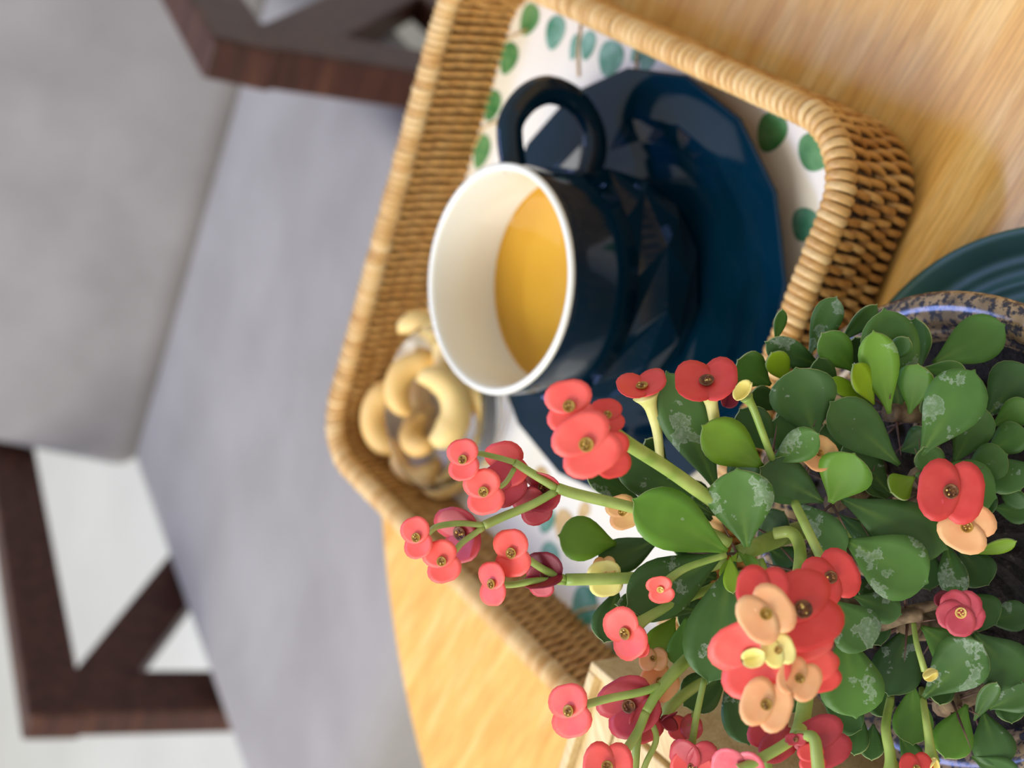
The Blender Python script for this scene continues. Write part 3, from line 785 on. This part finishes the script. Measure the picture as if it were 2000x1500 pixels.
IX, IY = -UPV, -RGT                       # picture right and picture down, as directions in the room
def bract(bm, C, ax, ac, nn, D, asp, cup, mi=0):
    """one broad bract whose narrow end sits at C and which spreads along ax"""
    K, RR = 18, (0.0, 0.4, 0.75, 1.0)
    o_ = C + ax * (0.185 * D); th = 0.0002
    def P(r_, a):
        nt = 1 - 0.07 * math.exp(-((a / 0.30) ** 2)) * (r_ ** 2)
        x = 0.325 * D * r_ * math.cos(a) * nt; y = 0.49 * D * asp * r_ * math.sin(a)
        rad = math.hypot(x + 0.185 * D, y)
        return o_ + ax * x + ac * y + nn * (cup * rad * rad / D + 0.012 * D * math.sin(3 * a + D * 999) * r_ * r_)
    top = [[bm.verts.new(P(0, 0))]]; bot = [[bm.verts.new(P(0, 0) - nn * th)]]
    for r_ in RR[1:]:
        top.append([bm.verts.new(P(r_, -PI + 2 * PI * k / K)) for k in range(K)])
        bot.append([bm.verts.new(P(r_, -PI + 2 * PI * k / K) - nn * th) for k in range(K)])
    for L, fl in ((top, 0), (bot, 1)):
        for i in range(len(L) - 1):
            for k in range(K):
                k2 = (k + 1) % K
                vs = [L[0][0], L[1][k], L[1][k2]] if i == 0 else [L[i][k], L[i + 1][k], L[i + 1][k2], L[i][k2]]
                bm.faces.new(list(reversed(vs)) if fl else vs)
    for k in range(K):
        bm.faces.new((top[-1][k], bot[-1][k], bot[-1][(k + 1) % K], top[-1][(k + 1) % K]))

def flower(px, py, L, D, style, nx=0.0, ny=0.0, rot=0.0, asp=1.0, cup=0.15, fold=0, fold2=None, back=False, cent='olive', label=None, n=2):
    c = atd(px, py, L + 0.45); vw = (CAM - c); dep = -vw.dot(FWD); vw.normalize()
    nn = ((vw if not back else -vw) + IX * nx + IY * ny).normalized()
    r_ = math.radians(rot)
    ax = IX * math.cos(r_) + IY * math.sin(r_); ax = (ax - nn * ax.dot(nn)).normalized(); ac = nn.cross(ax)
    Dm = D * dep / FPX
    fl = bpy.data.objects.new('flower', None); COL.objects.link(fl); fl.parent = PL; fl.location = toP(c); fl.empty_display_size = 0.005
    if label: fl['label'] = label
    for k in range(n):
        if n == 2: s_ = 1 if k == 0 else -1; a1 = ax * s_
        else: q = 2 * PI * k / n; a1 = ax * math.cos(q) + ac * math.sin(q)
        fo = math.radians(fold if k == 0 or fold2 is None else fold2)
        a2 = a1 * math.cos(fo) + nn * math.sin(fo); n2 = nn * math.cos(fo) - a1 * math.sin(fo)
        bm = bmesh.new(); C = nn * (0.012 * Dm * k)
        bract(bm, C, a2, n2.cross(a2), n2, Dm, asp * (1 if n == 2 else 0.62), cup)
        bmesh.ops.recalc_face_normals(bm, faces=bm.faces)
        from_bm('bract', bm, fl, [M_pet[style]])
    if cent:
        bm = bmesh.new(); h = 0.02 * Dm
        q = 0.115 * Dm
        M4 = Matrix((ax, ac, nn)).transposed().to_4x4(); M4.translation = nn * h
        b2 = bmesh.new()
        lathe(b2, [(0, -0.5 * q), (0.6 * q, -0.3 * q), (q, 0.35 * q), (1.02 * q, 0.5 * q), (0.85 * q, 0.5 * q), (0.55 * q, 0.12 * q), (0, 0.1 * q)], 14)
        merge(bm, b2, M4, 0)
        rr_ = random.Random(int(px * 7 + py))
        for k in range(9):
            a = rr_.uniform(0, 2 * PI); d_ = q * 0.62 * math.sqrt(rr_.random())
            b2 = bmesh.new(); bmesh.ops.create_icosphere(b2, subdivisions=1, radius=q * rr_.uniform(0.13, 0.22))
            merge(bm, b2, M4 @ Matrix.Translation((d_ * math.cos(a), d_ * math.sin(a), q * rr_.uniform(0.35, 0.75))), 1 if rr_.random() < 0.65 else 2)
        mats = {'olive': [M_cyath, M_stamen, M_pollen], 'brown': [M_stamen, M_stamen, M_pollen], 'plain': [M_cyath, M_cyath, M_pollen], 'yellow': [M_pollen, M_pollen, M_pollen]}[cent]
        from_bm('flower_center', bm, fl, mats)
    return fl

def stalk(pts, r0, r1=None, flare=None, name='stalk', mat=None, k=6):
    """stalk through (px, py, layer) points; radii in picture pixels"""
    P = spline([toP(atd(*p)) for p in pts], k); n_ = len(P)
    r1 = r1 if r1 is not None else r0
    sc = 0.36 / FPX; rad = []
    for i in range(n_):
        t = i / (n_ - 1); r_ = r0 + (r1 - r0) * t
        if flare: r_ += flare * max(0, (t - 0.7) / 0.3) ** 2
        rad.append(r_ * sc)
    bm = bmesh.new(); tube(bm, P, rad, 10)
    return from_bm(name, bm, PL, [mat or M_stem])

# ---- woody stems from the soil up to the leaf rosettes
def stem(px, py, L, off, r=0.0035, mat=None):
    b = V((off[0], off[1], 0.059 * PK)); t = toP(atd(px, py, L))
    P = spline([b, b.lerp(t, 0.5) + V((off[1] * 0.3, -off[0] * 0.3, 0.004)), t], 6)
    bm = bmesh.new(); tube(bm, P, [r * (1.1 - 0.35 * i / (len(P) - 1)) for i in range(len(P))], 10)
    from_bm('stem', bm, PL, [mat or M_bark]); return P
STEMS = [stem(1440, 1082, 13.4, (-0.002, 0.016), 0.0030, M_stem), stem(1772, 1215, 12.2, (-0.022, -0.008), 0.0045), stem(1785, 930, 12.4, (0.014, -0.010)),
         stem(1625, 984, 12.4, (0.010, 0.014)), stem(1735, 806, 11.2, (0.028, 0.010)), stem(1570, 1120, 12.2, (-0.014, 0.020)), stem(1860, 1370, 12, (-0.034, -0.022)), stem(1506, 905, 12.8, (0.016, 0.026)), stem(1400, 1300, 12, (-0.026, 0.03))]
stalk([(1745, 1200, 12), (1790, 1190, 13), (1830, 1180, 13.2), (1850, 1172, 13)], 12, 9, name='stem', mat=M_bark)
stalk([(1700, 1225, 11.5), (1760, 1205, 13), (1800, 1200, 13.2)], 17, 14, name='stem', mat=M_bark)
# thorns
rt = random.Random(5)
for P in STEMS:
    for k in range(16):
        i = rt.randrange(3, len(P)); p = P[i]; a = rt.uniform(0, 2 * PI)
        d_ = V((math.cos(a), math.sin(a), rt.uniform(0.1, 0.9))).normalized() * rt.uniform(0.009, 0.016)
        bm = bmesh.new(); tube(bm, [p, p + d_ * 0.5, p + d_], [0.00042, 0.00032, 0.00006], 5)
        from_bm('thorn', bm, PL, [M_thorn])

# ---- flower stalks
stalk([(1425, 1060, 13.6), (1345, 1022, 14), (1230, 990, 14.6), (1130, 966, 15.2), (1085, 952, 15.6)], 12, 11)
stalk([(1085, 952, 15.6), (1040, 925, 15.9), (1005, 903, 16.2)], 9, 8)
stalk([(1005, 903, 16.2), (970, 893, 16.4), (930, 886, 16.5), (906, 900, 16.3)], 6, 5, 3)
stalk([(1005, 915, 16.0), (985, 945, 16.3), (955, 960, 16.5)], 5, 5, 3)
stalk([(1085, 960, 15.6), (1040, 985, 15.8), (985, 1008, 16), (945, 1026, 16.2)], 8, 9)
stalk([(945, 1026, 16.2), (900, 1022, 16.4), (855, 1028, 16.6), (835, 1042, 16.4), (818, 1050, 16.6)], 6, 6, 4)
stalk([(945, 1030, 16.2), (905, 1058, 16.4), (885, 1080, 16.4), (866, 1094, 16.6)], 6, 6, 4)
stalk([(1400, 985, 14.6), (1310, 920, 17), (1235, 872, 20), (1195, 845, 23), (1170, 835, 24.6)], 14, 13)
stalk([(1170, 835, 24.6), (1145, 812, 25.2), (1118, 798, 25.6)], 7, 6, 5)
stalk([(1170, 838, 24.6), (1160, 855, 25.4), (1146, 866, 26)], 7, 6, 5)
stalk([(1195, 845, 23), (1190, 825, 23.2), (1186, 812, 23.2)], 6, 6)
stalk([(1420, 1095, 13.6), (1330, 1122, 13.4), (1200, 1130, 14), (1105, 1132, 14.6)], 11, 12)
stalk([(1105, 1132, 14.6), (1062, 1112, 15), (1030, 1092, 15.4), (1004, 1082, 15.6)], 8, 7, 5)
stalk([(1105, 1136, 14.6), (1050, 1134, 15), (1000, 1142, 15.2), (966, 1140, 15.4)], 7, 6, 5)
stalk([(1395, 1250, 13), (1340, 1290, 14.6), (1290, 1345, 15.6), (1262, 1390, 16)], 15, 9)
stalk([(1290, 1340, 15.6), (1250, 1352, 15.8), (1190, 1364, 16), (1145, 1376, 16.2), (1114, 1388, 16)], 8, 8, 8)
stalk([(1262, 1390, 16), (1245, 1430, 16.3), (1215, 1475, 16.5), (1195, 1496, 16.6)], 9, 9, 6)
stalk([(1252, 1395, 15.2), (1244, 1450, 15.5), (1240, 1500, 15.8), (1236, 1530, 16)], 8, 8)
stalk([(1262, 1392, 15.0), (1282, 1440, 15.3), (1262, 1490, 15.8), (1250, 1525, 16)], 6, 6)
stalk([(1376, 1326, 14.4), (1362, 1390, 14.8), (1352, 1450, 15), (1350, 1474, 15)], 6, 8, 8)
stalk([(1410, 1310, 12), (1350, 1345, 13), (1310, 1380, 13.6), (1290, 1420, 13.8)], 13, 12)
stalk([(1390, 1330, 12), (1372, 1366, 13), (1354, 1400, 13.4), (1346, 1420, 13.6)], 6, 8, 6)
stalk([(1552, 982, 14), (1575, 1030, 15.4), (1600, 1082, 16.2), (1618, 1112, 16.2)], 9, 10, 4)
stalk([(1512, 1042, 13.4), (1545, 1040, 13.8), (1562, 1070, 14.6), (1560, 1120, 17), (1540, 1200, 21), (1530, 1250, 24.5)], 12, 13)
stalk([(1480, 1095, 13.4), (1500, 1150, 14), (1510, 1220, 14.4)], 13, 12)
stalk([(1575, 1150, 14), (1578, 1300, 16), (1568, 1400, 18), (1556, 1440, 20)], 15, 15)
stalk([(1556, 1438, 20), (1520, 1462, 20.6), (1470, 1490, 21), (1445, 1505, 21)], 10, 10, 4)
stalk([(1556, 1440, 20), (1588, 1440, 21), (1596, 1480, 21.6), (1600, 1530, 22)], 10, 12)
stalk([(1498, 1470, 15), (1500, 1500, 15.4), (1502, 1530, 15.6)], 9, 9)
stalk([(1450, 1120, 11), (1390, 1148, 12.4), (1310, 1182, 14.4), (1262, 1208, 15), (1238, 1226, 15.2)], 8, 12, 6)
stalk([(1418, 1084, 15.6), (1350, 1105, 16), (1316, 1124, 16.2), (1298, 1142, 16.2)], 6, 9, 5)
stalk([(1508, 896, 14.4), (1488, 842, 15.4), (1470, 795, 15.8), (1458, 776, 16)], 7, 8, 6)
stalk([(1400, 850, 13.4), (1394, 812, 14.2), (1386, 768, 14.8)], 10, 13, 9, mat=M_pale)
stalk([(1290, 905, 12.6), (1284, 845, 13.4), (1274, 805, 14.0), (1262, 772, 14.3)], 8, 14, 14, mat=M_pale)
stalk([(1784, 1214, 13), (1790, 1255, 13.8), (1800, 1290, 14.2), (1806, 1310, 14.2)], 5, 7)
stalk([(1800, 1345, 12.6), (1808, 1400, 14.6), (1814, 1440, 15), (1820, 1488, 15)], 6, 10, 6)
stalk([(1740, 1360, 12.6), (1730, 1420, 14.4), (1738, 1470, 14.8), (1742, 1510, 15)], 8, 12, 8)
stalk([(1850, 1000, 13), (1870, 1020, 14.2), (1886, 1030, 14.8)], 6, 7)
stalk([(1830, 940, 13), (1845, 950, 14.8), (1856, 960, 15.2)], 6, 7)

# ---- flowers
F = flower
F(906, 898, 16.8, 84, 'coral', -0.55, -0.1, 80, 0.85, .2); F(946, 960, 17, 92, 'coral', -0.35, 0.1, 75, 0.88, .2)
F(990, 905, 14.7, 96, 'red', 0.55, -0.3, 75, 0.95, .1, fold=-15, back=True, cent='brown'); F(984, 945, 14.8, 90, 'dark', -0.2, 0.1, 55, 0.95, .1, cent=None)
F(1066, 950, 14.4, 110, 'dark', -0.6, 0.4, 95, 0.72, .15, fold=35, cent='brown'); F(1040, 988, 14.4, 84, 'dark', -0.3, 0.5, 60, 0.85, .1, cent=None)
F(815, 1050, 16.9, 84, 'coral', -0.55, 0, 72, 0.8, .2); F(864, 1096, 17, 86, 'coral', -0.35, 0.1, 70, 0.88, .2)
F(902, 1040, 15.0, 124, 'dark', -0.7, 0.3, 70, 0.80, .1, fold=20, cent='brown')
F(1001, 1080, 15.9, 96, 'coral', -0.55, 0.1, 80, 0.85, .15); F(963, 1140, 15.7, 88, 'coral', -1.0, 0.1, 82, 0.85, .15); F(1068, 1122, 14.1, 100, 'maroon', -0.6, -0.3, 85, 0.85, .1, fold=40, cent='brown'); F(1056, 1134, 13.9, 70, 'dark', -0.4, 0.5, 90, .8, cent=None)
F(1113, 794, 26, 108, 'coral', -0.25, -0.1, 80, 0.92, .15); F(1146, 868, 26.6, 128, 'coral', -0.12, 0.05, 60, 1.0, .15)
F(1186, 812, 23.4, 74, 'red', 0.2, -0.5, 85, 0.9, .1); F(1196, 888, 24, 96, 'red', 0.4, 0.2, 80, 0.8, .1)
F(1255, 758, 14.8, 104, 'red', -0.35, -1.7, -6, 0.95, .25, fold=12); F(1381, 748, 15.2, 128, 'red', -0.15, -0.95, 4, 0.9, .2, fold=10, cent='brown')
F(1455, 768, 16.2, 48, 'cream', -0.3, -0.4, 40, 1.0, .9, fold=30, cent=None); F(1420, 778, 13.8, 52, 'maroon', 0.4, -0.3, 20, 0.9, .5, fold=30, cent=None)
F(1600, 886, 13.4, 70, 'apricot', 0.1, -0.2, -45, 0.95, .2)
F(1857, 960, 15.6, 128, 'red', 0.05, -0.05, 8, 1.0, .15, cent='brown', label='red flower with two broad bracts over the right leaves'); F(1888, 1028, 15.2, 104, 'peach', 0.05, 0.1, -60, 1.0, .12, label='peach flower just below the red one')
F(1876, 1196, 14.4, 96, 'magenta', 0.1, 0.15, 20, 1.0, .1, n=5, cent='yellow', label='faded crimson flower of five bracts'); F(1846, 1178, 13.8, 50, 'maroon', 0.4, -0.3, 60, .8, .3, cent=None)
F(1622, 1128, 17.2, 112, 'red', 0.1, -0.1, -25, 0.95, .2, cent='brown')
F(1490, 1150, 25.2, 106, 'red', -0.1, -0.3, 10, .9, .1, cent=None); F(1566, 1192, 25.4, 160, 'red', 0.25, -0.2, 70, .95, .1, cent='brown')
F(1466, 1284, 25.4, 158, 'coral', -0.15, 0.2, 62, .95, .2, fold=10, cent='brown'); F(1576, 1276, 25.2, 120, 'coral', 0.15, 0.15, 80, .95, .15, cent=None); F(1606, 1312, 24.6, 84, 'red', .3, .3, 80, .9, .1, cent=None)
F(1496, 1199, 27.6, 110, 'peach', -0.02, -0.03, -35, 1.0, .12, cent='plain', label='pale peach flower nearest the lens'); F(1520, 1270, 27.4, 66, 'cream', 0, 0.05, -20, 1.0, .15, cent='plain'); F(1476, 1282, 27, 50, 'cream', -.3, .2, 70, 1.0, .8, fold=25, cent=None)
F(1561, 1326, 26.4, 86, 'peach', 0.1, -0.15, 30, .95, .15, cent='olive'); F(1497, 1376, 26.4, 102, 'peach', -0.05, 0.0, 20, 1.0, .15, cent='olive')
F(1510, 1440, 18.6, 96, 'dark', -0.2, 0.2, 60, .95, .1, back=True, cent=None); F(1605, 1450, 18.8, 104, 'dark', 0.2, 0.1, 65, 1.05, .15, cent=None); F(1554, 1444, 20.2, 42, 'dark', 0, .2, 0, .6, .3, cent='brown'); F(1585, 1480, 19.2, 60, 'red', 0, .2, 80, .9, .1, cent=None)
F(1442, 1500, 20, 108, 'pink', -0.2, 0.9, 0, 1.1, .2, cent=None)
F(1114, 1388, 16.6, 106, 'coral', -0.75, 0.1, 68, .95, .1, label='coral flower over the bamboo box corner'); F(1132, 1366, 16, 62, 'red', -1.6, .4, 66, .8, .2, cent=None)
F(1230, 1378, 14.7, 122, 'dark', -0.25, 0.2, 55, 1.0, .1, fold=15, cent='brown'); F(1262, 1412, 14.5, 84, 'dark', 0.5, 0.4, 75, .9, .1, cent=None); F(1300, 1404, 14.4, 62, 'maroon', 0.9, .3, 80, .6, .5, fold=40, cent=None)
F(1188, 1498, 17, 104, 'coral', -0.3, -.1, 5, .95, .15)
F(1338, 1424, 13.6, 70, 'pink', 0.0, 1.1, 0, .95, -.3, back=True, cent=None); F(1354, 1484, 15, 100, 'dark', -0.1, 1.0, 0, 1.0, -.2, fold=-10, cent=None); F(1352, 1496, 14.6, 84, 'red', 0, .5, 30, .9, .1, cent='brown')
F(1224, 1236, 15.6, 108, 'coral', -0.75, 0.3, 50, .85, .1, fold=6); F(1250, 1254, 15, 62, 'red', -1.2, .2, 62, .8, .1, cent=None)
F(1290, 1150, 16.3, 60, 'coral', -0.1, 0.5, 78, .9, .3, cent='yellow')
F(1276, 1288, 13.6, 58, 'peach', -0.1, -0.9, 5, 1.0, .1); F(1288, 1332, 13.8, 78, 'peach', 0.2, -0.1, 48, .9, .1)
F(1182, 1130, 13.2, 72, 'cream', -0.1, .1, 80, .95, .2); F(1216, 1000, 13.4, 70, 'apricot', -0.2, .1, 70, .9, .2); F(1180, 1108, 13, 48, 'apricot', -.3, -.6, 0, 1.0, .1, cent=None)
F(1790, 1502, 15.4, 66, 'red', 0, -.2, 0, 1.0, .1)
F(1812, 1312, 14.4, 40, 'cream', 0.6, .6, 60, .8, .9, fold=45, cent=None); F(1822, 1488, 15.2, 44, 'cream', .2, .8, 10, .8, .9, fold=45, cent=None)
